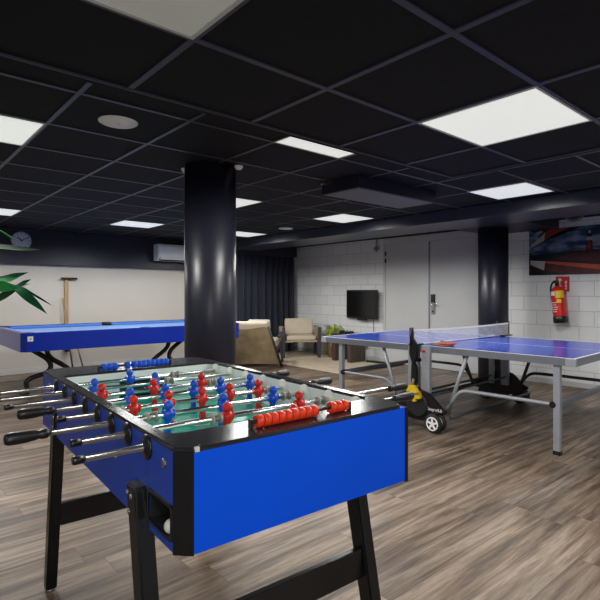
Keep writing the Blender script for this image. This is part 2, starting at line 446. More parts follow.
def speaker(x, y, label, z=ZF, s=1.0, first=[None]):
    if first[0] is None:
        t = thing('ceiling_speaker', label, 'speaker', (x, y, z), 0, 'round white ceiling speakers')
        f = MB(); f.lathe([(.108, -.0010), (.108, -.006), (.098, -.012), (.094, -.012), (.094, -.0010)], 'Z', seg=40); f.build('ring', 'white', t)
        f = MB(); f.lathe([(.094, -.004), (.094, -.010), (.05, -.013), (.002, -.014)], 'Z', seg=40); f.build('grille', 'white', t)
        f = MB(); f.lathe([(.005, -.0135), (.005, -.0165)], 'Z', seg=10); f.build('status_light', 'apron', t)
        first[0] = t; return t
    return dup(first[0], (x, y, z), label)
speaker(1.08, 2.96, 'round white ceiling speaker at upper left between two light panels')
speaker(4.76, 6.10, 'small round white ceiling speaker above the curtain, right of the column')
def spot(p, label):
    h = MB(); h.lathe([(.035, -.001), (.035, -.01), (.022, -.03), (.004, -.034)], 'Z', seg=18)
    tag(h.build('smoke_detector', 'white', None, p), label, 'detector', 'small round detectors by the column')
spot(tuple(cw(-1.105, 4.02, ZF)), 'small pale round detector on the ceiling at the left side of the column top')
spot(tuple(cw(-.665, 3.93, ZF)), 'small pale round detector on the ceiling at the right side of the column top')

t = thing('ceiling_grille', 'white perforated square ventilation panel in the ceiling at the top left', 'vent', (.50, 1.22, ZN))
f = MB(); a, c = .296, .282; f.ring([(-a,-a),(a,-a),(a,a),(-a,a)], [(-c,-c),(c,-c),(c,c),(-c,c)], -.009, -.0012); f.build('frame', 'lightframe', t)
f = MB(); f.box(-c, c, -c, c, -.006, -.0012); f.build('perforated_panel', 'grille', t)

t = thing('ceiling_box', 'dark flat rectangular unit hanging from the ceiling right of the column', 'ceiling unit', (3.05, 2.92, ZF))
f = MB(); f.box(0, 1.09, 0, .46, -.108, -.001, bevel=.004); f.build('housing', 'navy', t)
f = MB(); f.box(.015, 1.075, .015, .445, -.111, -.1081); f.build('underside_panel', 'duct', t)
for sx, sy in ((-.03, .40), (1.10, .36)):
    f = MB(); f.box(sx-.03, sx+.03, sy-.02, sy+.02, -.03, -.0015, bevel=.004); f.build('mounting_bracket', 'steel', t)
t = MB(); t.lathe([(.105, 0), (.105, -.10), (.09, -.135), (.055, -.16), (.003, -.17)], 'Z', seg=28); tag(t.build('dome_fitting', 'black', None, (6.05, 2.35, ZF-.001)), 'black round dome under the ceiling between beam and picture', 'fitting')

# ------------------------------------------------------------------ air conditioner, clock
t = thing('air_conditioner', 'white wall air conditioner on the dark wall band left of the column', 'air conditioner', (3.86, YF-.101, 1.84))
f = MB(); f.prism([(0, .0), (-.16, .0), (-.215, .06), (-.215, .25), (-.19, .30), (0, .30)], 0, .9, 'YZ', bevel=.006); f.build('casing', 'white', t)
f = MB(); f.prism([(-.165, -.002), (-.218, .056), (-.214, .062), (-.158, .004)], .03, .87, 'YZ'); f.build('outlet_flap', 'blackmat', t)
f = MB(); f.prism([(-.205, .02), (-.235, .055), (-.230, .06), (-.200, .025)], .03, .87, 'YZ'); f.build('louvre', 'white', t)

ck = Vector((2.05, YF-.102, 1.0)); 
# clock on the wall band, at the left
def wallx(px, Y):
    r = (px-CX)/FPX; return Y*(r*CT+ST)/(CT-r*ST)
def depth(px, Y): return Y/(CT-(px-CX)/FPX*ST)
def zat(py, Z): return CAMZ+(CY-py)/FPX*Z
Yk = YF-.102; kz = zat(240.5, depth(21, Yk))
t = thing('wall_clock', 'round silver wall clock on the dark band at upper left', 'clock', (wallx(21, Yk), Yk, kz))
f = MB(); f.lathe([(.135, 0), (.145, .012), (.14, .03), (.128, .034)], 'Y', seg=40, matrix=Matrix.Rotation(PI, 4, 'X')); f.build('case', 'steel', t)
f = MB(); f.lathe([(.128, .026), (.128, .035)], 'Y', seg=40, matrix=Matrix.Rotation(PI, 4, 'X')); f.build('face', 'clockface', t)
for k in range(12):
    f = MB(); f.box(-.004, .004, -.0365, -.035, .095, .118, rot=Matrix.Rotation(k*PI/6, 4, 'Y')); f.build('hour_mark', 'blackmat', t)
for ln, an, wd in ((.075, -.9, .007), (.105, 1.1, .005)):
    f = MB(); f.box(-wd, wd, -.039, -.037, -.02, ln, rot=Matrix.Rotation(an, 4, 'Y')); f.build('hand', 'blackmat', t)

# ------------------------------------------------------------------ curtain
def curtain():
    t = thing('curtain', 'long dark navy curtain hanging in folds in the far corner', 'curtain', (5.42, 8.50, 0))
    b = MB(); n = 220; W = 1.45; rows = 14; grid = []
    for j in range(rows+1):
        v = j/rows; z = 2.06 - v*2.03; row = []
        for i in range(n+1):
            u = i/n
            ph = u*9*2*PI + 1.1*math.sin(u*9)+.3*math.sin(v*4+u*20)
            amp = .035+.022*v
            row.append(b.bm.verts.new((u*W*(1+.0*v), amp*math.sin(ph)+.012*math.sin(3.1*ph+v*2), z)))
        grid.append(row)
    for j in range(rows):
        for i in range(n):
            f = b.bm.faces.new((grid[j][i], grid[j][i+1], grid[j+1][i+1], grid[j+1][i])); f.smooth = True
    b.build('fabric', 'curtain', t)
    r = MB(); r.tube([(-.02, 0, 2.065), (1.46, 0, 2.065)], .011); r.build('curtain_rail', 'blackmat', t)
curtain()

# ------------------------------------------------------------------ picture, sign, extinguisher
def picture():
    t = thing('picture', 'wide dark photo print with red and white striped bars and a lighthouse', 'picture', (6.998, 3.33, 1.505))
    W, H = 1.22, .635
    sky = mat('print_sky', (.03, .06, .12), .35); n = N(sky)
    tc = n.new('ShaderNodeTexCoord'); mp = n.new('ShaderNodeMapping'); mp.inputs['Scale'].default_value = (1, 2.2, 7)
    n.link(tc.outputs['Object'], mp.inputs['Vector']); ns = n.new('ShaderNodeTexNoise', Scale=1.3, Detail=3.0); n.link(mp.outputs[0], ns.inputs['Vector'])
    n.link(n.ramp(ns.outputs['Fac'], [(.32, (.006, .016, .045)), (.48, (.025, .06, .135)), (.62, (.26, .32, .40))]), n.b.inputs['Base Color'])
    P = {'dk': mat('print_dark', (.008, .008, .012), .35, noise=(8, .4)), 'rd': mat('print_red', (.26, .03, .02), .35, noise=(9, .2)),
         'or': mat('print_orange', (.45, .07, .03), .35, noise=(9, .1)), 'wh': mat('print_white', (.42, .40, .38), .35, noise=(9, .1)),
         'dr': mat('print_dark_red', (.07, .01, .014), .35, noise=(9, .3))}
    b = MB(); b.box(-.02, 0, -W, 0, 0, H); b.build('backing_board', 'blackmat', t)
    b = MB()
    mats = [sky, P['dk'], P['rd'], P['or'], P['wh'], P['dr']]
    def sh(mi, pts, lift):
        b.mi = mi
        q = [(-.0205-lift*.0004, -(x-135)/465*.93, (572-y)/297*H) for x, y in pts]
        b.poly(q)
    R = 745
    sh(0, [(135, 275), (R, 275), (R, 572), (135, 572)], 0)
    sh(1, [(135, 440), (300, 432), (R, 418), (R, 572), (135, 572)], 1)
    sh(5, [(300, 470), (430, 440), (R, 440), (R, 520), (600, 500)], 2)
    sh(1, [(150, 402), (245, 352), (500, 275), (150, 275.5), (210, 330), (150, 372)], 2)
    sh(4, [(152, 392), (152, 372), (250, 296), (242, 348)], 3)
    sh(2, [(250, 296), (285, 275.5), (420, 275.5), (345, 300), (242, 348)], 3)
    sh(1, [(300, 318), (500, 275.5), (420, 275.5), (245, 350)], 4)
    sh(0, [(150, 345), (150, 300), (225, 280), (235, 290)], 3)
    sh(5, [(145, 475), (245, 483), (430, 572), (245, 545), (150, 506)], 3)
    sh(4, [(145, 474), (250, 482), (242, 542), (148, 502)], 4)
    sh(5, [(250, 490), (600, 545), (R, 566), (R, 571), (430, 571), (242, 541)], 4)
    sh(3, [(250, 481), (600, 516), (R, 532), (R, 562), (600, 546), (430, 522), (250, 494)], 5)
    sh(5, [(516, 430), (522, 360), (556, 360), (562, 430)], 5)
    sh(2, [(524, 420), (528, 370), (546, 370), (548, 420)], 6)
    sh(4, [(520, 366), (524, 345), (554, 345), (558, 366)], 6)
    sh(1, [(524, 345), (526, 320), (552, 320), (554, 345)], 6)
    sh(4, [(532, 322), (534, 306), (548, 306), (550, 322)], 7)
    b.build('print', mats, t)
picture()
def extinguisher():
    t = thing('fire_extinguisher', 'red fire extinguisher with black base hanging on the white block wall', 'fire extinguisher', (6.875, 2.845, .855))
    R = Matrix.Rotation(-.10, 4, 'X')
    b = MB(); b.lathe([(.085, .05), (.087, .06), (.087, .40), (.08, .44), (.055, .475), (.03, .49), (.022, .50)], 'Z', seg=32, matrix=R); b.build('cylinder', 'red', t)
    b = MB(); b.lathe([(.080, 0), (.092, .008), (.092, .085), (.088, .09)], 'Z', seg=32, matrix=R); b.build('base_ring', 'black', t)
    b = MB(); b.lathe([(.022, .495), (.026, .51), (.024, .545)], 'Z', seg=16, matrix=R)
    b.box(-.07, .02, -.018, .018, .535, .548, bevel=.004, rot=R); b.box(-.085, .02, -.014, .014, .560, .572, bevel=.004, rot=R); b.box(-.02, .02, -.018, .018, .545, .565, bevel=.004, rot=R); b.build('valve_lever', 'black', t)
    b = MB(); b.tube([(0, .03, .56), (-.02, .09, .555), (-.02, .125, .50), (-.01, .130, .40), (0, .115, .30), (0, .10, .2)], .013, smooth_path=3)
    b.tube([(0, .10, .2), (0, .092, .13)], .013, radii=[.013, .02]); b.build('hose', 'black', t)
    def patch(name, m, a0, a1, z0, z1):
        b = MB(); n = 8
        for i in range(n):
            q = []
            for (k, z) in ((i, z0), (i+1, z0), (i+1, z1), (i, z1)):
                a = a0+(a1-a0)*k/n; q.append(R @ Vector((.0882*math.cos(a), .0882*math.sin(a), z)))
            b.poly(q, True)
        return b.build(name, m, t)
    patch('instruction_label', 'paper', PI*.62, PI*.98, .37, .425)
    patch('yellow_label', 'yellow', PI*1.0, PI*1.42, .335, .43)
    patch('yellow_label', 'yellow', PI*1.04, PI*1.25, .27, .315)
    for k in range(5): patch('print_line', 'paper', PI*(.72+.03*(k % 2)), PI*(1.0+.04*(k % 3)), .15+.03*k, .159+.03*k)
    b = MB(); b.box(.075, .122, -.02, .02, .38, .43); b.build('wall_bracket', 'blackmat', t)
extinguisher()
t = thing('fire_sign', 'red safety sign with white symbols on the wall above the extinguisher', 'sign', (6.997, 2.965, 1.275))
b = MB(); b.box(-.004, 0, -.185, 0, 0, .205, bevel=.001); b.build('sign_plate', 'signred', t)
b = MB()
b.box(-.0055, -.004, -.082, -.035, .02, .035); b.box(-.0055, -.004, -.082, -.035, .045, .058); b.box(-.0055, -.004, -.085, -.04, .07, .085)
b.box(-.0055, -.004, -.065, -.05, .085, .15); b.prism([(-.085, .15), (-.035, .15), (-.045, .185), (-.075, .175)], -.0055, -.004, 'YZ')
b.box(-.0055, -.004, -.150, -.128, .03, .055); b.box(-.0055, -.004, -.150, -.128, .065, .09); b.box(-.0055, -.004, -.145, -.138, .09, .135)
b.prism([(-.155, .115), (-.128, .105), (-.125, .14), (-.15, .15)], -.0055, -.004, 'YZ'); b.build('sign_symbols', 'paper', t)

# ------------------------------------------------------------------ television, console, lounge
t = thing('television', 'black flat television mounted on the white block wall', 'television', (6.93, 6.53, .755), 0)
A = Matrix.Rotation(-.10, 4, 'Z')
b = MB(); b.box(-.045, 0, -.43, .43, .02, .56, bevel=.008, rot=A); b.build('casing', 'black', t)
b = MB(); b.box(-.0475, -.0452, -.40, .40, .055, .53, rot=A); b.build('screen', 'screen', t)
b = MB(); b.box(-.035, 0, -.12, .12, -.01, .02, bevel=.004, rot=A); b.build('base_connector', 'blackmat', t)
b = MB(); b.box(0, .068, -.1, .1, .2, .4); b.build('wall_mount', 'blackmat', t)
b = MB(); b.tube([(.055, -.22, .03), (.058, -.23, -.25), (.04, -.12, -.45), (.06, .02, -.6), (.05, .1, -.72)], .005, seg=6, smooth_path=3); b.build('power_cable', 'black', t)

t = thing('console_table', 'low dark brown wooden table with panel legs under the television', 'side table', (6.36, 6.30, .0112))
for y0 in (0, .40):
    b = MB(); b.box(0.02, .40, y0, y0+.09, 0, .475, bevel=.003); b.build('leg_panel', 'walnut', t)
b = MB(); b.box(0, .42, -.03, .52, .475, .505, bevel=.003); b.build('tabletop', 'walnut', t)
def controller(x, y, rz, label):
    t = thing('game_controller', label, 'game controller', (x, y, .5165), rz, 'game controllers on the low table')
    b = MB(); b.box(-.05, .05, -.03, .03, .006, .045, bevel=.012); b.ell((-.06, -.02, .028), (.03, .045, .027)); b.ell((.06, -.02, .028), (.03, .045, .027)); b.build('body', 'black', t)
    for s in (-1, 1): b = MB(); b.lathe([(.012, 0), (.007, .012), (.012, .018)], 'Z', (s*.03, .005, .042), seg=12); b.build('thumb_stick', 'blackmat', t)
controller(6.45, 6.62, .5, 'black game controller on the low table, left of two')
controller(6.45, 6.42, -.4, 'black game controller on the low table, right of two')
b = MB(); b.box(-.03, .03, -.19, .19, .0, .035, bevel=.006); tag(b.build('power_strip', 'black', None, (6.72, 6.02, .0112), (0, 0, .12)), 'black power strip on the floor below the television', 'power strip')

def pot_plant():
    t = thing('potted_fern', 'yellow-green fern in a brown wooden pot between armchair and low table', 'plant', (6.72, 7.13, 0.0112))
    b = MB(); b.lathe([(.085, 0), (.115, .27), (.118, .285), (.105, .285), (.10, .25)], 'Z', seg=8, smooth=False); b.build('pot', 'potwood', t)
    b = MB(); b.lathe([(.098, .24), (.098, .262)], 'Z', seg=16); b.build('soil', 'soil', t)
    b = MB(); rnd = random.Random(3)
    for k in range(190):
        a = rnd.uniform(0, 2*PI); L = rnd.uniform(.10, .26); h = rnd.uniform(.14, .40); drop = rnd.uniform(.0, .22)
        d = Vector((math.cos(a), math.sin(a), 0)); sd = Vector((-d.y, d.x, 0)); prev = None
        for i in range(7):
            u = i/6; p = d*(L*u*.95) + Vector((0, 0, .26+h*math.sin(u*PI*.62)-drop*u*u*u)); wv = .016*math.sin(PI*min(.98, u*.9+.08))
            cur = (b.bm.verts.new(p-sd*wv), b.bm.verts.new(p+sd*wv+Vector((0, 0, .006))))
            if prev: f = b.bm.faces.new((prev[0], prev[1], cur[1], cur[0])); f.smooth = True
            prev = cur
    b.build('foliage', 'fern', t)
pot_plant()

b = MB(); b.box(0, 1.54, 0, 2.75, 0, .010, bevel=.003)
tag(b.build('rug', 'rug', None, (5.42, 5.62, .0006)), 'large cream rug under the lounge chairs in the far corner', 'rug')
b = MB(); b.box(0, 1.5, 0, .035, 0, .055, bevel=.003); tag(b.build('floor_edge_strip', 'black', None, (5.46, 5.575, .0005)), 'low black strip along the front edge of the cream rug', 'strip')

def armchair():
    t = thing('armchair', 'tan box-arm lounge chair with dark posts standing in front of the curtain', 'armchair', cw(-.427, 9.68, .0112), -TH+.16)
    W = .345
    for s in (-1, 1):
        b = MB(); b.box(s*W-.028, s*W+.028, -.03, .03, 0, .585, bevel=.004); b.build('leg', 'post', t)
        b = MB(); b.box(s*W-.026, s*W+.026, .53, .58, 0, .585, bevel=.004); b.build('leg', 'post', t)
        b = MB(); b.box(s*(W+.012)-.045, s*(W+.012)+.045, .032, .528, .33, .575, bevel=.012); b.build('arm_panel', 'tan', t)
    b = MB(); b.box(-.31, .31, .0, .55, .295, .335, bevel=.006); b.build('seat_frame', 'tan', t)
    b = MB(); b.box(-.282, .282, -.01, .54, .337, .42, bevel=.025, seg=3); b.build('seat_cushion', 'cream', t)
    b = MB(); b.box(-.282, .282, -.045, .045, 0, .32, bevel=.03, seg=3, rot=Matrix.Translation((0, .47, .415)) @ Matrix.Rotation(-.18, 4, 'X')); b.build('back_cushion', 'cream', t)
armchair()

def sofa():
    # seen from behind; local +y is where it faces, x runs along its back
    o = cw(-.69, 8.50, .011)
    t = thing('lounge_chair', 'tan woven-backed lounge chair seen from behind beside the column', 'lounge chair', o, -TH+.02)
    # panel of the back, leaning towards the viewer, on sloping dark side frames
    def q(x, y, z): return Vector((x, y, z))
    b = MB(); n = 14; m = 8
    for side in (0, 1):
        gridv = []
        for j in range(m+1):
            row = []
            for i in range(n+1):
                u, v = i/n, j/m
                xr = -.05-.175*v; xl = -.86-.10*v
                x = xl+(xr-xl)*u; sag = .012*math.sin(u*30+v*2)*(.4+v)
                z = .05+.63*v - .03*v*(1-u) + .012*math.sin(u*9)*v
                y = -.34*v + sag*.6 + (.03 if side else 0)
                row.append(b.bm.verts.new(q(x, y, z)))
            gridv.append(row)
        for j in range(m):
            for i in range(n): f = b.bm.faces.new((gridv[j][i], gridv[j][i+1], gridv[j+1][i+1], gridv[j+1][i])); f.smooth = True
    b.build('back_cover', 'tanback', t)
    for x0, x1 in ((-.02, -.22), (-.89, -.99)):
        b = MB(); b.tube([(x0, .02, 0), (x1, -.32, .70)], .026, seg=4, caps=True); b.build('leg', 'post', t)
        b = MB(); b.box(x0-.05, x0+.0, .55, .60, 0, .50, bevel=.004); b.build('leg', 'post', t)
        b = MB(); b.box(x0-.06, x0+.01, -.15, .60, .50, .55, bevel=.01); b.build('armrest', 'post', t)
    b = MB(); b.box(-.88, -.08, .02, .58, .27, .33, bevel=.01); b.build('seat_frame', 'post', t)
    b = MB(); b.box(-.87, -.09, .0, .60, .335, .45, bevel=.03, seg=3); b.build('seat_cushion', 'cream', t)
    b = MB(); b.box(-.90, -.24, -.055, .055, 0, .37, bevel=.04, seg=3, rot=Matrix.Translation((0, -.06, .42)) @ Matrix.Rotation(.35, 4, 'X')); b.build('back_cushion', 'cream', t)
    c = thing('cushion', 'pale grey scatter cushion leaning inside the back of the lounge chair', 'cushion', o, -TH+.02)
    b = MB(); b.box(-.60, -.22, -.05, .05, .455, .80, bevel=.045, seg=3, rot=Matrix.Translation((0, .20, 0)) @ Matrix.Rotation(.15, 4, 'X')); b.build('cover', 'greyfab', c)
sofa()

# ------------------------------------------------------------------ cue rack on the far wall
Yr = YF-.002
rx = wallx(66, Yr); rd = depth(66, Yr)
t = thing('cue_rack', 'wooden cue rack strip with black clips against the beige wall', 'cue rack', (rx, YF-.001, 0))
b = MB(); b.box(-.030, .030, -.03, 0, .35, zat(277, rd), bevel=.004); b.build('back_board', 'cue', t)
b = MB(); b.box(-.085, .165, -.05, -.031, zat(279.5, rd), zat(277.8, rd), bevel=.003)
for k in range(5): b.box(-.08+.05*k, -.05+.05*k, -.085, -.05, zat(279.5, rd), zat(277.5, rd), bevel=.004)
b.build('clip_bar', 'black', t)
b = MB(); b.box(-.04, .04, -.10, 0, .30, .35, bevel=.004); b.build('base_block', 'black', t)
def cue(x0, y0, x1, z1, label, r=.014):
    t = thing('pool_cue', label, 'pool cue', (rx+x0, y0, 0), 0, 'pool cues leaning on the wall')
    top = Vector((x1-x0, YF-.06-y0, z1)); b = MB()
    b.tube([(0, 0, .0), top*.35], r, radii=[r, r*.85]); b.build('butt', 'walnut', t)
    b = MB(); b.tube([top*.352, top], r, radii=[r*.85, .007]); b.build('shaft', 'cue', t)
cue(.05, 8.74, -.075, 1.17, 'thin wooden pool cue leaning against the left side of the cue rack', .014)
cue(.19, 8.66, .075, .70, 'short wooden cue rest leaning under the rack, right of the cue', .014)

# ------------------------------------------------------------------ pool table
def pool_table():
    t = thing('pool_table', 'blue pool table with light blue cloth on bent black tube legs', 'pool table', (1.2605, 6.3325, 0))
    L, W, ZT, ZB = 2.84, 1.57, .802, .597
    b = MB(); c = .05
    oct_ = [(c, 0), (L-c, 0), (L, c), (L, W-c), (L-c, W), (c, W), (0, W-c), (0, c)]
    inn = [(.06+c, .06), (L-.06-c, .06), (L-.06, .06+c), (L-.06, W-.06-c), (L-.06-c, W-.06), (.06+c, W-.06), (.06, W-.06-c), (.06, .06+c)]
    b.ring(oct_, inn, ZB, ZT-.003); b.build('cabinet', 'bluedk', t)
    b = MB(); b.ring([(x+(.004 if x > 1 else -.004), y) for x, y in oct_], inn, ZT-.003, ZT+.008); b.build('rail_top', 'bluedk', t)
    b = MB(); b.box(.06, L-.06, .06, W-.06, ZT-.09, ZT-.035); b.build('playing_cloth', 'felt', t)
    for (x0, x1, y0, y1) in ((.17, L/2-.07, .06, .11), (L/2+.07, L-.17, .06, .11), (.17, L/2-.07, W-.11, W-.06), (L/2+.07, L-.17, W-.11, W-.06), (.06, .11, .17, W-.17), (L-.11, L-.06, .17, W-.17)):
        b = MB(); b.box(x0, x1, y0, y1, ZT-.034, ZT-.001, bevel=.008); b.build('cushion', 'felt', t)
    for (x, y) in ((.09, .09), (L/2, .075), (L-.09, .09), (.09, W-.09), (L/2, W-.075), (L-.09, W-.09)):
        b = MB(); q = .005 if y > .5 else 0; b.lathe([(.05, ZT-.03), (.055, ZT+.008+q), (.064, ZT+.0095+q), (.068, ZT+.0085), (.068, ZT-.03)], 'Z', (x, y, 0), seg=24); b.build('pocket', 'black', t)
    b = MB(); b.box(.07, L-.07, .07, W-.07, ZB+.01, ZB+.03); b.build('underside', 'blackmat', t)
    b = MB(); b.box(.06, .115, -.003, -.0005, ZT-.085, ZT-.03); b.build('sticker', 'paper', t)
    b = MB(); b.prism([(.078, ZT-.07), (.09, ZT-.045), (.10, ZT-.05), (.088, ZT-.072)], -.0042, -.003, 'XZ'); b.build('sticker_mark', 'black', t)
    for yy in (.60,):
        for mir in (0, 1):
            f = (lambda x: 2.44-x) if mir else (lambda x: x)
            b = MB(); b.tube([(f(.20), yy, ZB+.02), (f(.23), yy, .56), (f(.44), yy, .42), (f(.44), yy, .27), (f(.16), yy, .21), (f(.18), yy, .10), (f(.18), yy, .012)], .030, smooth_path=3); b.build('leg', 'black', t)
            b = MB(); b.tube([(f(.40), yy+.07, ZB+.02), (f(.41), yy+.07, .54), (f(.44), yy+.07, .44), (f(.66), yy+.07, .30), (f(.70), yy+.07, .20), (f(.70), yy+.07, .012)], .030, smooth_path=3); b.build('leg', 'black', t)
            for fx, w_ in ((.18, 0), (.70, .07)):
                b = MB(); b.box(f(fx)-.03, f(fx)+.03, yy+w_-.22, yy+w_+.30, 0, .022, bevel=.006); b.build('foot', 'blackmat', t)
pool_table()

# ------------------------------------------------------------------ table tennis table
def tennis():
    O = (3.8417, 4.2553, 0); RZ = -.8008-TH
    t = thing('table_tennis_table', 'blue table tennis table with grey frame and net standing across the room', 'table tennis table', O, RZ)
    L, W = 2.74, 1.525
    for x0, x1 in ((0.0, 1.366), (1.374, L)):
        b = MB(); b.box(x0+.004, x1-.004, .004, W-.004, .738, .758); p = b.build('tabletop', 'ttblue', t)
        b = MB(); z0, z1 = .7582, .7592
        ex0 = x0+.004; ex1 = x1-.004
        b.box(ex0, ex1, .004, .024, z0, z1); b.box(ex0, ex1, W-.024, W-.004, z0, z1); b.box(ex0, ex1, W/2-.002, W/2+.002, z0, z1)
        if x0 == 0: b.box(ex0, ex0+.02, .024, W-.024, z0, z1)
        else: b.box(ex1-.02, ex1, .024, W-.024, z0, z1)
        b.build('white_line', 'paper', p)
        b = MB(); b.box(x0, x1, 0, .004, .70, .7575); b.box(x0, x1, W-.004, W, .70, .7575)
        b.box(x0, x1, .004, .03, .70, .737); b.box(x0, x1, W-.03, W-.004, .70, .737)
        e = (x0, x0+.004) if x0 == 0 else (x1-.004, x1)
        b.box(e[0], e[1], .004, W-.004, .70, .7575)
        b.box(x0+.03, x1-.03, W/2-.02, W/2+.02, .705, .737)
        b.build('apron', 'apron', t)
        ex = 0 if x0 == 0 else x1
        for yy in (0, W):
            b = MB(); b.box(ex-.006 if ex == 0 else ex-.075, ex+.075 if ex == 0 else ex+.006, yy-.006, yy+.006, .697, .7578, bevel=.003); b.build('corner_guard', 'silver', t)
    legs = ((.27, 1), (2.59, -1))
    for (lx, s) in legs:
        for yy in (.045, W-.045):
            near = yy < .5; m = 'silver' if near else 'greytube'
            b = MB(); b.box(lx-.026, lx+.026, yy-.022, yy+.022, .03, .70, bevel=.004); lg = b.build('leg', 'silver', t)
            b = MB(); b.box(lx-.028, lx+.028, yy-.024, yy+.024, 0.0, .032, bevel=.004); b.build('foot_cap', 'black', lg)
            ys = yy + (.0 if near else 0)
            in_top = lx + s*.64; in_bot = lx + s*(.80 if s > 0 else .90)
            in_top = .86 if s > 0 else 1.81; in_bot = 1.07 if s > 0 else 1.61
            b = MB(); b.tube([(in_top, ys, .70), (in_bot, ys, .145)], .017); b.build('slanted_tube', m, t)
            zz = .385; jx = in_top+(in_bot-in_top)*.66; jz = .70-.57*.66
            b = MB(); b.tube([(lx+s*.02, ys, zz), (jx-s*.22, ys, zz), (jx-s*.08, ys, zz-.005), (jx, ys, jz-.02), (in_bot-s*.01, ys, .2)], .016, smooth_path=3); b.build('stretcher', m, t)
            b = MB(); b.lathe([(.026, -.02), (.028, 0), (.022, .022)], 'Y', (lx+s*.03, ys-.004, zz), seg=14); b.build('joint_cap', 'black', t)
        b = MB(); b.box(lx-.018, lx+.018, .07, W-.07, .365, .405, bevel=.004); b.build('leg_crossbar', 'apron', t)
    # central posts, undercarriage, housings and wheels on both sides
    for side in (0, 1):
        S = (lambda v: v) if side == 0 else (lambda v: W-v)
        def bx(b, x0, x1, v0, v1, z0, z1, bv=0): a, c = sorted((S(v0), S(v1))); b.box(x0, x1, a, c, z0, z1, bevel=bv)
        b = MB(); bx(b, 1.385, 1.475, -.045, -.004, .20, .765, .004); b.build('centre_post', 'silver', t)
        b = MB(); bx(b, 1.235, 1.295, -.045, -.004, .20, .765, .004); b.build('centre_post', 'silver', t)
        b = MB(); bx(b, 1.395, 1.432, -.048, -.045, .70, .722); b.build('red_catch', 'red', t)
        b = MB()
        pf = [(1.28, .80), (1.275, .925), (1.305, .93), (1.31, .83), (1.345, .785), (1.365, .74), (1.36, .66), (1.33, .60), (1.355, .56), (1.36, .42), (1.345, .385), (1.305, .385), (1.295, .44), (1.30, .56), (1.305, .60), (1.275, .68)]
        y0, y1 = sorted((S(-.05), S(-.085))); b.prism(pf, y0, y1, 'XZ', bevel=.003); b.build('net_bracket', 'black', t)
        prof = [(.98, .17), (1.02, .13), (1.20, .10), (1.30, .075), (1.44, .075), (1.54, .12), (1.64, .155), (1.68, .175), (1.675, .205), (1.64, .215), (1.57, .275), (1.50, .335), (1.37, .365), (1.24, .335), (1.12, .27), (1.03, .21)]
        y0, y1 = sorted((S(-.055), S(-.085))); b = MB(); b.prism(prof, y0, y1, 'XZ', bevel=.006); hs = b.build('wheel_housing', 'black', t)
        b = MB(); b.lathe([(.115, 0), (.12, .008), (.10, .014)], 'Y', (1.37, S(-.085) if side == 0 else S(-.085), .215), seg=36, matrix=Matrix.Rotation(PI if side == 0 else 0, 4, 'X')); b.build('hub_disc', 'blackmat', hs)
        for wx in (1.16, 1.58):
            for v in (-.135, -.065):
                yy = S(v)
                b = MB(); b.lathe([(.055, -.016), (.062, -.022), (.078, -.020), (.085, -.010), (.085, .010), (.078, .020), (.062, .022), (.055, .016)], 'Y', (wx, yy, .085), seg=32)
                wl = b.build('wheel', 'tyre', t)
                b = MB(); sg = -1 if side == 0 else 1
                yo = yy+sg*.0225
                for k in range(5):
                    R1 = Matrix.Translation((wx, yo, .085)) @ Matrix.Rotation(2*PI*k/5, 4, 'Y'); b.box(-.009, .009, -.004, .004, .008, .052, rot=R1)
                b.lathe([(.018, -.005), (.018, .005)], 'Y', (wx, yo, .085), seg=14)
                ringo = []
                b.tube([(wx+.056*math.cos(2*PI*q/32), yo, .085+.056*math.sin(2*PI*q/32)) for q in range(33)], .0065, seg=8, caps=False)
                b.build('wheel_rim', 'white', wl)
            b = MB(); a, c = sorted((S(-.16), S(-.04))); b.tube([(wx, a, .085), (wx, c, .085)], .01); b.build('axle', 'black', t)
            b = MB(); a, c = sorted((S(-.125), S(-.075))); b.box(wx-.02, wx+.02, a, c, .10, .175, bevel=.004); b.build('fork', 'black', t)
            b = MB(); a, c = sorted((S(-.150), S(-.09))); b.box(wx-.025, wx+.02, a, c, .163, .168, bevel=.002); b.build('brake_pedal', 'darkred', t)
    for xx, zz in ((1.04, .17), (1.70, .14)):
        b = MB(); b.tube([(xx, -.05, zz), (xx, W+.05, zz)], .014); b.build('undercarriage_bar', 'greytube', t)
    b = MB(); b.tube([(1.26, .0, .29), (1.26, W, .29)], .012); b.tube([(1.44, 0, .29), (1.44, W, .29)], .012); b.build('undercarriage_bar', 'greytube', t)
    # model plate lettering on the near housing
    text('model_lettering', 'Cooper5.0', .038, 'paper', t, Matrix.Translation((1.468, -.0868, .186)) @ Matrix.Rotation(.02, 4, 'Y') @ Matrix.Rotation(PI/2, 4, 'X'))
    # net
    n = thing('table_tennis_net', 'white table tennis net stretched across the middle of the blue table', 'net', O, RZ)
    for yy, uu in ((-.09, 1.30), (W+.15, 1.41)):
        b = MB(); b.tube([(uu, yy, .77), (uu, yy, .925)], .009); b.build('net_post', 'black', n)
        b = MB(); b.box(uu-.03, uu+.05, min(yy, yy+(.14 if yy < 0 else -.2)), max(yy, yy+(.14 if yy < 0 else -.2)), .7605, .775, bevel=.003); b.build('clamp', 'black', n)
    b = MB(); nseg = 24
    xs = 1.37
    V = [[b.bm.verts.new((1.30+.11*k/nseg, -.085+(W+.23)*k/nseg, z - .012*math.sin(PI*k/nseg)*(z > .85))) for k in range(nseg+1)] for z in (.765, .895)]
    for k in range(nseg): b.bm.faces.new((V[0][k], V[0][k+1], V[1][k+1], V[1][k]))
    b.build('mesh', 'net', n)
    b = MB()
    pts = [(1.30+.11*k/nseg, -.085+(W+.23)*k/nseg, .902-.012*math.sin(PI*k/nseg)) for k in range(nseg+1)]
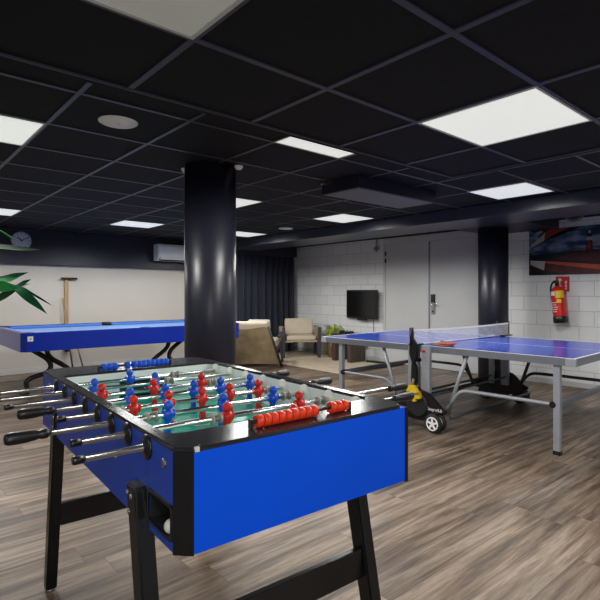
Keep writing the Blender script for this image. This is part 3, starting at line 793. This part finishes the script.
    for a, c in zip(pts, pts[1:]):
        b.poly([(a[0]-.003, a[1], a[2]-.009), (c[0]-.003, c[1], c[2]-.009), (c[0]-.003, c[1], c[2]+.009), (a[0]-.003, a[1], a[2]+.009)])
        b.poly([(a[0]+.003, a[1], a[2]-.009), (c[0]+.003, c[1], c[2]-.009), (c[0]+.003, c[1], c[2]+.009), (a[0]+.003, a[1], a[2]+.009)])
        b.poly([(a[0]-.003, a[1], a[2]+.009), (c[0]-.003, c[1], c[2]+.009), (c[0]+.003, c[1], c[2]+.009), (a[0]+.003, a[1], a[2]+.009)])
    b.build('top_band', 'paper', n)
    b = MB(); b.tube([(1.30, -.085, .768), (1.41, W+.145, .768)], .004, seg=6); b.build('bottom_cord', 'paper', n)
    # bats
    cr, sr = math.cos(RZ), math.sin(RZ)
    def w(u, v, z): return (O[0]+u*cr-v*sr, O[1]+u*sr+v*cr, z)
    def bat(u, v, z, rz, label, tilt=0):
        k = thing('table_tennis_bat', label, 'bat', w(u, v, z), RZ+rz, 'bats on the table tennis table')
        k.rotation_euler = (tilt, 0, RZ+rz)
        prof = [(.075*math.cos(a)*(1 if math.sin(a) > -.6 else .9), .08*math.sin(a)) for a in [2*PI*i/28 for i in range(28)]]
        b = MB(); b.prism(prof, .003, .0095); b.build('blade', 'cork', k)
        b = MB(); b.prism(prof, .0097, .012); b.build('rubber', 'red', k)
        b = MB(); b.prism(prof, .0, .0028); b.build('rubber', 'black', k)
        b = MB(); b.box(-.013, .013, -.175, -.07, -.004+.0045, .018, bevel=.004); b.build('handle', 'cork', k)
    bat(1.53, .13, .7605, -1.75, 'red and black table tennis bat lying on the blue table beside the net, underneath')
    bat(1.55, .155, .7765, -2.2, 'red and black table tennis bat lying on top of the other bat by the net', .0)
    # yellow clip with stick
    k = thing('yellow_clamp', 'yellow plastic clamp with wooden stick hanging under the black net bracket', 'clamp', w(1.35, -.115, .025), RZ)
    b = MB(); b.prism([(-.075, .315), (-.06, .36), (-.02, .375), (.015, .37), (.04, .335), (.075, .30), (.085, .265), (.06, .25), (.035, .26), (.03, .225), (-.0, .22), (-.01, .27), (-.05, .285)], -.02, .02, 'XZ', bevel=.004); b.build('clamp_body', 'yellow', k)
    b = MB(); b.tube([(-.01, .0, .365), (-.012, .01, .43)], .011); b.build('stick', 'cork', k)
    b = MB(); b.tube([(.03, -.025, .30), (.095, -.03, .325)], .01); b.build('peg', 'cork', k)
tennis()

# ------------------------------------------------------------------ football table
def football():
    RZ = 2.256-TH-PI/2
    t = thing('football_table', 'blue table football game with black rim and chrome rods in the foreground', 'table football', (.4897, .9916, 0), RZ)
    W, L = .720, 1.46; ZB, ZR, ZT = .690, .911, .92; c = .032
    IX0, IX1, IY0, IY1 = .034, W-.034, .134, 1.225
    def corner(cx, cy, sx, sy, r, kind):
        pts = []
        for k in range(5):
            f = k/4
            if kind == 'round':
                a = f*PI/2; pts.append((cx-sx*r+sx*r*math.sin(a), cy-sy*r+sy*r*math.cos(a)))
            else: pts.append((cx-sx*r*(1-f), cy-sy*r*f))
        return pts
    def loop(x0, x1, y0, y1, r, kind):
        A = corner(x1, y1, 1, 1, r, kind); B = corner(x1, y0, 1, -1, r, kind)[::-1]
        D = corner(x0, y0, -1, -1, r, kind); E = corner(x0, y1, -1, 1, r, kind)[::-1]
        return A+B+D+E
    outer = loop(-.002, W+.002, -.002, L+.002, c+.006, 'ch'); inner = loop(IX0, IX1, IY0, IY1, .03, 'round')
    b = MB(); b.ring(outer, inner, ZR, ZT)
    bmesh.ops.bevel(b.bm, geom=[e for e in b.bm.edges if all(abs(v.co.z-ZT) < 1e-5 for v in e.verts) and len(e.link_faces) == 2 and e.calc_face_angle(0) > 1], offset=.004, segments=2, affect='EDGES')
    b.build('rim', 'rim', t)
    # panels
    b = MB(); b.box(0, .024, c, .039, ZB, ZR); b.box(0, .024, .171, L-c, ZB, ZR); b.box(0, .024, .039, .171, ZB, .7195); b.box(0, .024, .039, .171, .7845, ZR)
    b.build('side_panel', 'blueshade', t)
    b = MB(); b.box(W-.024, W, c, L-c, ZB, ZR); b.build('side_panel', 'blueshade', t)
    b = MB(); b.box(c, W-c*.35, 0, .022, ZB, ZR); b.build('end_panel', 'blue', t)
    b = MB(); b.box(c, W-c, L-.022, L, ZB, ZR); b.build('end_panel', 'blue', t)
    b = MB(); b.box(.025, W-.025, .023, L-.023, ZB+.004, ZB+.018); b.build('base_board', 'blackmat', t)
    for (px, py, sx, sy) in ((0, 0, 1, 1), (W, 0, -1, 1), (0, L, 1, -1), (W, L, -1, -1)):
        k = c if not (px == W and py == 0) else c*.35
        b = MB(); e = .0015
        b.prism([(px-sx*e, py+sy*c), (px+sx*k, py-sy*e), (px+sx*k, py+sy*.018), (px+sx*.018, py+sy*.018) if k > .02 else (px+sx*.009, py+sy*.018), (px+sx*.018, py+sy*c)] if k > .02 else
                [(px-sx*e, py-sy*e), (px+sx*k, py-sy*e), (px+sx*k, py+sy*c), (px-sx*e, py+sy*c)], ZB-.003, ZR-.0005, 'XY'); b.build('corner_post', 'black', t)
    # inner walls
    b = MB()
    ZI = ZR-.0002
    b.box(.0245, IX0, IY0, IY1, .80, ZI); b.box(IX1, W-.0245, IY0, IY1, .80, ZI)
    b.box(.0245, W-.0245, IY0-.012, IY0, .80, ZI)
    b.box(.0245, W/2-.105, IY1, IY1+.012, .80, ZI); b.box(W/2+.105, W-.0245, IY1, IY1+.012, .80, ZI); b.box(W/2-.105, W/2+.105, IY1, IY1+.012, .875, ZI)
    b.build('inner_wall', 'innerw', t)
    b = MB(); b.box(W/2-.115, W/2+.115, IY1+.0125, IY1+.1, .80, .89); b.build('goal', 'blackmat', t)
    b = MB(); b.box(W/2-.105, W/2+.105, IY0, IY0+.002, .801, .873); b.build('goal', 'blackmat', t)
    for ya, yb in ((IY0, IY0+.05), (IY1, IY1-.05)):
        for xa, xb in ((IX0, IX0+.10), (IX1, IX1-.10)):
            b = MB(); b.prism([(xa, ya), (xb, ya), (xa, yb)], .8005, .815); b.build('corner_ramp', 'innerw', t)
    b = MB(); b.box(IX0, IX1, IY0, IY1, .785, .80); b.build('playing_field', 'green', t)
    b = MB(); z0, z1 = .8002, .8010; ym = (IY0+IY1)/2
    b.box(IX0, IX1, ym-.003, ym+.003, z0, z1)
    def arc(cx, cy, r, a0, a1, n=28):
        P = [(cx+r*math.cos(a0+(a1-a0)*k/n), cy+r*math.sin(a0+(a1-a0)*k/n)) for k in range(n+1)]
        Q = [(cx+(r-.006)*math.cos(a0+(a1-a0)*k/n), cy+(r-.006)*math.sin(a0+(a1-a0)*k/n)) for k in range(n+1)]
        for k in range(n): b.poly([(*P[k], z1), (*P[k+1], z1), (*Q[k+1], z1), (*Q[k], z1)])
    arc(W/2, ym, .10, 0, 2*PI)
    for yy, s in ((IY0, 1), (IY1, -1)):
        for hw, dp in ((.20, .20), (.13, .09)):
            a, d = sorted((yy, yy+s*dp))
            b.box(W/2-hw-.003, W/2-hw+.003, a, d, z0, z1); b.box(W/2+hw-.003, W/2+hw+.003, a, d, z0, z1)
            b.box(W/2-hw-.003, W/2+hw+.003, yy+s*dp-.003, yy+s*dp+.003, z0, z1)
        arc(W/2, yy+s*.2, .07, 0 if s > 0 else PI, PI if s > 0 else 2*PI)
        for sx in (IX0, IX1):
            b.poly([(sx, yy+s*.10, z1), (sx, yy+s*.108, z1), (sx+(.108 if sx < .3 else -.108), yy, z1), (sx+(.10 if sx < .3 else -.10), yy, z1)])
    b.build('field_lines', 'paper', t)
    # legs: tapered, leaning outwards along the table
    for x0, x1 in ((-.030, .012), (W-.062, W-.016)):
        for yt, yb in ((.205, .06), (1.215, 1.36)):
            x0, x1 = (x0+.022, x1+.022) if (yt > 1 and x0 < .01) else (x0, x1)
            top = .79 if x0 < .01 else ZB-.001
            k = (yt-yb)/.70; yT = yb+k*top
            b = MB(); hw = .031
            tt = bmesh.new(); vs = []
            for z, yc, q in ((0.012, yb, .85), (top, yT, 1.0)):
                for (dx, dy) in ((0, -1), (1, -1), (1, 1), (0, 1)): vs.append(tt.verts.new((x0+(x1-x0)*dx, yc+dy*hw*q, z)))
            for f in ((0,1,2,3),(4,7,6,5),(0,4,5,1),(1,5,6,2),(2,6,7,3),(3,7,4,0)): tt.faces.new([vs[i] for i in f])
            bmesh.ops.recalc_face_normals(tt, faces=tt.faces); bmesh.ops.bevel(tt, geom=list(tt.edges), offset=.005, segments=2, affect='EDGES')
            b._merge(tt, 0); lg = b.build('leg', 'black', t)
            b = MB(); b.lathe([(.018, 0), (.02, .004), (.014, .014)], 'Z', ((x0+x1)/2, yb, 0), seg=14); b.build('levelling_foot', 'steel', lg)
            if x0 < .01:
                for (dy, dz) in ((.016, -.022), (-.010, -.026), (.004, -.065)):
                    b = MB(); b.lathe([(.0065, 0), (.006, .003), (.003, .0045)], 'X', (x0, yT+dy-.0, top+dz), seg=12, matrix=Matrix.Rotation(PI, 4, 'Z')); b.build('bolt', 'steel', lg)
    for yb, zc in ((.06+.145*.40/.7, .405), (1.36-.145*.34/.7, .34)):
        b = MB(); b.box(.015 if yb < 1 else .036, W-.063, yb-.012, yb+.012, zc-.046, zc+.046, bevel=.004); b.build('crossbar', 'black', t)
    # ball return slot and screws on the left side
    b = MB(); n = 5
    def rr(y0, y1, z0, z1, r):
        P = []
        for (cy, cz, a0) in ((y1-r, z1-r, 0), (y0+r, z1-r, PI/2), (y0+r, z0+r, PI), (y1-r, z0+r, 1.5*PI)):
            for k in range(5): a = a0+k*PI/8; P.append((cy+r*math.cos(a), cz+r*math.sin(a)))
        return P
    b.ring(rr(.032, .178, .712, .793, .012), rr(.039, .171, .7195, .7855, .008), 0, .005)
    fr = b.build('ball_return_frame', 'black', t)
    fr.matrix_local = Matrix(((0, 0, -1, 0), (1, 0, 0, 0), (0, 1, 0, 0), (0, 0, 0, 1)))
    b = MB(); b.box(.0006, .09, .0394, .1706, .7199, .7841)
    for f in [f for f in b.bm.faces if f.calc_center_median().x < .001]: b.bm.faces.remove(f)
    b.build('ball_return_slot', mat('slot_dark', (.004, .004, .004), .8), t)
    for y, z, r in ((.085, .872, .012), (.43, .80, .010), (.80, .80, .009), (1.3, .872, .012)):
        b = MB(); b.lathe([(r, 0), (r*.9, .003), (r*.3, .004)], 'X', (0, y, z), seg=16, matrix=Matrix.Rotation(PI, 4, 'Z')); b.build('side_screw', 'steel', t)
    for k in range(5):
        b = MB(); b.lathe([(.0028, 0), (.0028, .0008)], 'Z', (.05+k*.16, .012, ZT), seg=8); b.build('rim_screw', 'steel', t)
    b = MB(); b.box(.034, .044, -.0035, .0035, ZT-.009, ZT+.0012); b.build('corner_sticker', 'ballw', t)
    # shared meshes
    def figure_mesh(m):
        b = MB()
        b.ell((0, 0, .029), (.0140, .0140, .0145), 18, 12)
        b.lathe([(.008, .016), (.0145, .012), (.0178, .004), (.0165, -.007), (.012, -.016), (.0105, -.024), (.0105, -.05), (.009, -.066)], 'Z', seg=16)
        b.ell((.0165, 0, .002), (.0065, .009, .014)); b.ell((-.0165, 0, .002), (.0065, .009, .014))
        b.box(-.011, .011, -.009, .009, -.082, -.055, bevel=.003)
        o = b.build('player_figure', m); me = o.data; bpy.data.objects.remove(o); return me
    fm = {'r': figure_mesh('red'), 'b': figure_mesh('bluep')}
    def handle_mesh():
        b = MB(); b.lathe([(.009, 0), (.0125, .003), (.013, .016), (.0105, .022), (.013, .030), (.0155, .05), (.0165, .078), (.016, .092), (.012, .099), (.003, .101)], 'X', seg=20)
        o = b.build('handle', mat('handle_black', (.009, .009, .010), .38)); me = o.data; bpy.data.objects.remove(o); return me
    hm = handle_mesh()
    def bump_mesh():
        b = MB()
        for x in (-.013, .013): b.lathe([(.009, x-.003), (.0155, x-.003), (.0155, x+.003), (.009, x+.003)], 'X', seg=20)
        pts = [(-.010+.020*k/40, .0105*math.cos(k*PI/5), .0105*math.sin(k*PI/5)) for k in range(41)]
        b.mi = 1; b.tube(pts, .0014, seg=5)
        o = b.build('spring_bumper', ['washer', 'steel']); me = o.data; bpy.data.objects.remove(o); return me
    bmh = bump_mesh()
    def put(name, me, parent, loc, rot=(0, 0, 0)):
        o = bpy.data.objects.new(name, me); C.objects.link(o); o.parent = parent; o.location = loc; o.rotation_euler = rot; return o
    ZROD = .885
    teams = ['r', 'r', 'b', 'r', 'b', 'r', 'b', 'b']
    figs = [[.42], [.279, .546], [.154, .340, .535], [.098, .214, .333, .441, .561], [.132, .258, .367, .478, .609], [.079, .269, .466], [.091, .325], [.270]]
    bumps = [[.5], [.245, .635], [.105, .590], [.055, .607], [], [.045, .51], [.386], [.47]]
    # rod span (left, right) and what sits on each end
    spans = [(-.155, .86, 'c', 'h'), (-.128, .985, 'c', 'h'), (-.160, .78, 'h', 'c'), (-.103, .83, 'c', 'h'), (-.092, .775, 'h', 'c'), (-.198, .81, 'c', 'h'), (-.30, .77, 'h', 'c'), (-.33, .77, 'h', 'c')]
    for i in range(8):
        y = .188+.1405*i; l, r, el, er = spans[i]
        b = MB(); b.tube([(l, 0, 0), (r, 0, 0)], .0078, seg=16); rod = b.build('rod', 'chrome', t); rod.location = (0, y, ZROD)
        for x, s in ((0, -1), (W, 1)):
            b = MB(); b.lathe([(.0085, 0), (.031, 0), (.031, .003), (.027, .007), (.012, .010), (.0085, .011)], 'X', (x, 0, 0), seg=28, matrix=Matrix.Rotation(PI if s < 0 else 0, 4, 'Z')); b.build('bearing', 'black', rod)
        for x, s in ((IX0, 1), (IX1, -1)):
            b = MB(); b.lathe([(.0085, 0), (.032, 0), (.032, .0025), (.030, .004), (.017, .003), (.014, .006), (.0085, .007)], 'X', (x, 0, 0), seg=28, matrix=Matrix.Rotation(PI if s < 0 else 0, 4, 'Z')); b.build('inner_bearing', 'offwhite', rod)
        for x, e, s in ((l, el, -1), (r, er, 1)):
            if e == 'h': put('handle', hm, rod, (x, 0, 0), (0, 0, PI if s < 0 else 0))
            else: b = MB(); b.lathe([(.0095, -.012), (.0098, .008), (.008, .011)], 'X', (x, 0, 0), seg=16, matrix=Matrix.Rotation(PI if s < 0 else 0, 4, 'Z')); b.build('end_cap', 'black', rod)
        tilt = (.05, -.06, .1, -.08, .04, -.1, .08, 0)[i]
        for x in figs[i]: put('player_figure', fm[teams[i]], rod, (x+.011, 0, 0), (tilt, 0, random.uniform(-.1, .1)))
        for x in bumps[i]: put('spring_bumper', bmh, rod, (x+(.008 if x < .3 else .012), 0, 0))
    # score counters: a rod with sliding beads on each end rim
    def bead_mesh(m):
        b = MB(); b.lathe([(.006, -.006), (.0115, -.0095), (.0145, -.0098), (.0160, -.008), (.0160, .007), (.0145, .0095), (.010, .0098), (.006, .0085)], 'X', seg=22)
        o = b.build('bead', m); me = o.data; bpy.data.objects.remove(o); return me
    for yy, m, xs in ((.053, 'orange', [.228+.0215*k for k in range(9)]+[.466, .4875, .509]),
                      (1.247, 'bluep', [.198, .2195, .241]+[.296]+[.327+.0205*k for k in range(8)])):
        b = MB(); b.tube([(xs[0]-.02, yy, .937), (xs[-1]+.02, yy, .937)], .005); 
        rl = b.build('score_rail', 'black', t)
        for x in (xs[0]-.022, xs[-1]+.02):
            b = MB(); b.box(x-.004, x+.004, yy-.008, yy+.008, ZT+.0002, .944, bevel=.002); b.build('rail_holder', 'black', rl)
        me = bead_mesh(m)
        for x in xs: put('score_bead', me, rl, (x, yy, .9365))
    # the ball lying in the return slot
    RM = Matrix.Rotation(RZ, 4, 'Z')
    p = RM @ Vector((.008, .064, .7364)) + Vector((.4897, .9916, 0))
    b = MB(); b.ell((0, 0, 0), .016, 20, 14); tag(b.build('football', 'ballw', None, p), 'small off-white ball in the black ball return slot of the football table', 'ball')
football()

# ------------------------------------------------------------------ big leafy plant at the left edge
def big_plant():
    base = cw(-2.05, 2.55)
    t = thing('large_plant', 'tall green plant with long pointed leaves at the left edge', 'plant', base, 0)
    b = MB(); b.lathe([(.14, 0), (.17, .04), (.19, .36), (.20, .38), (.18, .38), (.175, .33)], 'Z', seg=28); b.build('pot', 'greytube', t)
    b = MB(); b.lathe([(.172, .30), (.172, .33)], 'Z', seg=20); b.build('soil', 'soil', t)
    b = MB(); b.tube([(0, 0, .31), (.02, .01, .7), (-.01, 0, 1.1), (0, 0, 1.5)], .028, smooth_path=2); b.build('stem', 'potwood', t)
    def pt(x, y, D): # x, y measured on a 6x enlargement whose top is at 225
        px, py = x/6, 225+y/6
        return cw((px-CX)/FPX*D, D, CAMZ+(CY-py)/FPX*D)-base
    def leaf(m, up, lo, D0=2.5, D1=2.5, dm=.03, root=None):
        def line(L, off):
            out = []; n = len(L)-1; P = [pt(x, y, D0+(D1-D0)*k/n+off*(1-k/n)) for k, (x, y) in enumerate(L)]
            for k in range(n):
                a = P[max(k-1, 0)]; b_ = P[k]; c = P[k+1]; d = P[min(k+2, n)]
                for q in range(6):
                    u = q/6; out.append(.5*((2*b_)+(c-a)*u+(2*a-5*b_+4*c-d)*u*u+(3*b_-a-3*c+d)*u**3))
            return out+[P[-1]]
        A, B = line(up, dm), line(lo, -dm); b = MB(); rows = []
        for p, q in zip(A, B):
            mid = (p+q)/2; nrm = Vector((0, 0, -1)); mid = mid+nrm*(p-q).length*.10
            rows.append([b.bm.verts.new(v) for v in (p, mid, q)])
        for r0, r1 in zip(rows, rows[1:]):
            for k in (0, 1): f = b.bm.faces.new((r0[k], r0[k+1], r1[k+1], r1[k])); f.smooth = True
        b.build('leaf', m, t)
    leaf('leafdk', [(-400, 160), (-120, 108), (0, 114), (130, 128), (248, 147)], [(-400, 175), (-120, 146), (0, 143), (130, 153), (248, 147)], dm=.05)
    leaf('leaf', [(-400, 345), (-120, 330), (0, 308), (90, 288), (172, 284)], [(-400, 352), (-120, 358), (0, 334), (95, 318), (172, 284)], 2.5, 2.55)
    leaf('leaflt', [(-400, 345), (-120, 338), (0, 322), (60, 316), (118, 313)], [(-400, 352), (-120, 362), (0, 350), (60, 340), (118, 313)], 2.45, 2.45)
    leaf('leafdk', [(-400, 350), (0, 385), (90, 362), (140, 334), (188, 325)], [(-400, 360), (0, 400), (90, 380), (140, 362), (188, 325)], 2.6, 2.6)
    leaf('leafdk', [(-400, 355), (0, 392), (90, 372), (140, 356), (182, 352)], [(-400, 365), (0, 402), (90, 384), (140, 366), (182, 352)], 2.62, 2.62)
    leaf('leaflt', [(-400, 340), (-120, 325), (0, 332), (60, 350), (130, 373)], [(-400, 352), (-120, 402), (0, 400), (60, 397), (130, 373)], 2.4, 2.4, .04)
    leaf('leafdk', [(-400, 350), (-120, 450), (0, 408), (60, 392), (110, 385)], [(-400, 362), (-120, 505), (0, 458), (60, 424), (110, 385)], 2.55, 2.5)
    leaf('leaf', [(60, 362), (130, 372), (185, 412), (235, 465), (283, 535)], [(60, 366), (95, 402), (150, 452), (215, 494), (283, 535)], 2.42, 2.36, .03)
    leaf('leafdk', [(40, 352), (130, 368), (200, 408), (255, 442), (318, 487)], [(40, 356), (130, 380), (200, 424), (255, 455), (318, 487)], 2.48, 2.46, .01)
    rnd = random.Random(11)
    for k in range(10):
        a = 1.7+k*.40; c = cw(-2.05, 2.55, 1.40+.03*(k % 4))-base; d = Vector((math.cos(a-TH), math.sin(a-TH), 0)); sd = Vector((-d.y, d.x, 0)); b = MB(); prev = None
        for i in range(12):
            u = i/11; p = c+d*.62*u+Vector((0, 0, .22*math.sin(u*2.6)-.05*(k % 3)*u)); wv = .042*math.sin(PI*min(.999, u*.85+.15))
            cur = [b.bm.verts.new(p-sd*wv+Vector((0, 0, wv*.3))), b.bm.verts.new(p), b.bm.verts.new(p+sd*wv+Vector((0, 0, wv*.3)))]
            if prev:
                for q in (0, 1): f = b.bm.faces.new((prev[q], prev[q+1], cur[q+1], cur[q])); f.smooth = True
            prev = cur
        b.build('leaf', 'leaf' if k % 2 else 'leafdk', t)
    b = MB(); b.tube([Vector((0, 0, 1.45)), pt(-200, -40, 2.45), pt(0, 30, 2.4), pt(70, 78, 2.4)], .004, seg=6, smooth_path=2); b.build('thin_stem', 'leaflt', t)
big_plant()

# ------------------------------------------------------------------ camera, light, colour
cam = bpy.data.cameras.new('camera'); co = bpy.data.objects.new('camera', cam); C.objects.link(co)
cam.sensor_width = 36; cam.lens = FPX/600*36; cam.shift_x = -(CX-300)/600; cam.shift_y = -(300-CY)/600
cam.clip_start = .02
co.location = (0, 0, CAMZ); co.rotation_euler = (PI/2, 0, -TH)
bpy.context.scene.camera = co
def lamp(x, y, z, power):
    l = bpy.data.lights.new('panel_lamp', 'SPOT'); l.energy = power; l.spot_size = math.radians(172); l.spot_blend = .35; l.shadow_soft_size = .24
    l.color = (1, .985, .95)
    o = bpy.data.objects.new('panel_lamp', l); C.objects.link(o); o.location = (x, y, z-.03); return o
for x, y, z in ((2.30, 1.22, ZN), (.48, 3.56, ZF), (2.28, 2.36, ZF), (4.68, 2.36, ZF), (4.68, 4.76, ZF), (2.88, 4.76, ZF), (4.68, 7.16, ZF), (2.88, 7.16, ZF),
                (1.08, 7.16, ZF), (2.30, -1.18, ZN), (-.10, -.58, ZN), (4.68, -.04, ZF), (-1.32, 4.76, ZF), (-1.60, 1.22, ZN)):  # last five lamps belong to the added unseen panels
    lamp(x, y, z, (48 if x < 0 else 90 if (x > 4 and y < 2) else 110 if y < 3 else 150) if (y > 2.3 or x > 4 or x < -1) else (85 if y > 0 else 95))
fl_ = bpy.data.lights.new('bounce_fill', 'AREA'); fl_.energy = 30; fl_.size = 1.2; fl_.color = (.97, .98, 1)  # soft fill added behind the camera to brighten the near part, no fixture
fo = bpy.data.objects.new('bounce_fill', fl_); C.objects.link(fo); fo.location = (-1.0, -1.3, 1.1)
fo.rotation_euler = (math.radians(135), 0, -TH)
wd = bpy.data.worlds.new('world'); bpy.context.scene.world = wd; wd.use_nodes = True
wd.node_tree.nodes['Background'].inputs[0].default_value = (.05, .055, .07, 1); wd.node_tree.nodes['Background'].inputs[1].default_value = .3
sc = bpy.context.scene
sc.view_settings.view_transform = 'Standard'; sc.view_settings.look = 'None'; sc.view_settings.exposure = 0.0
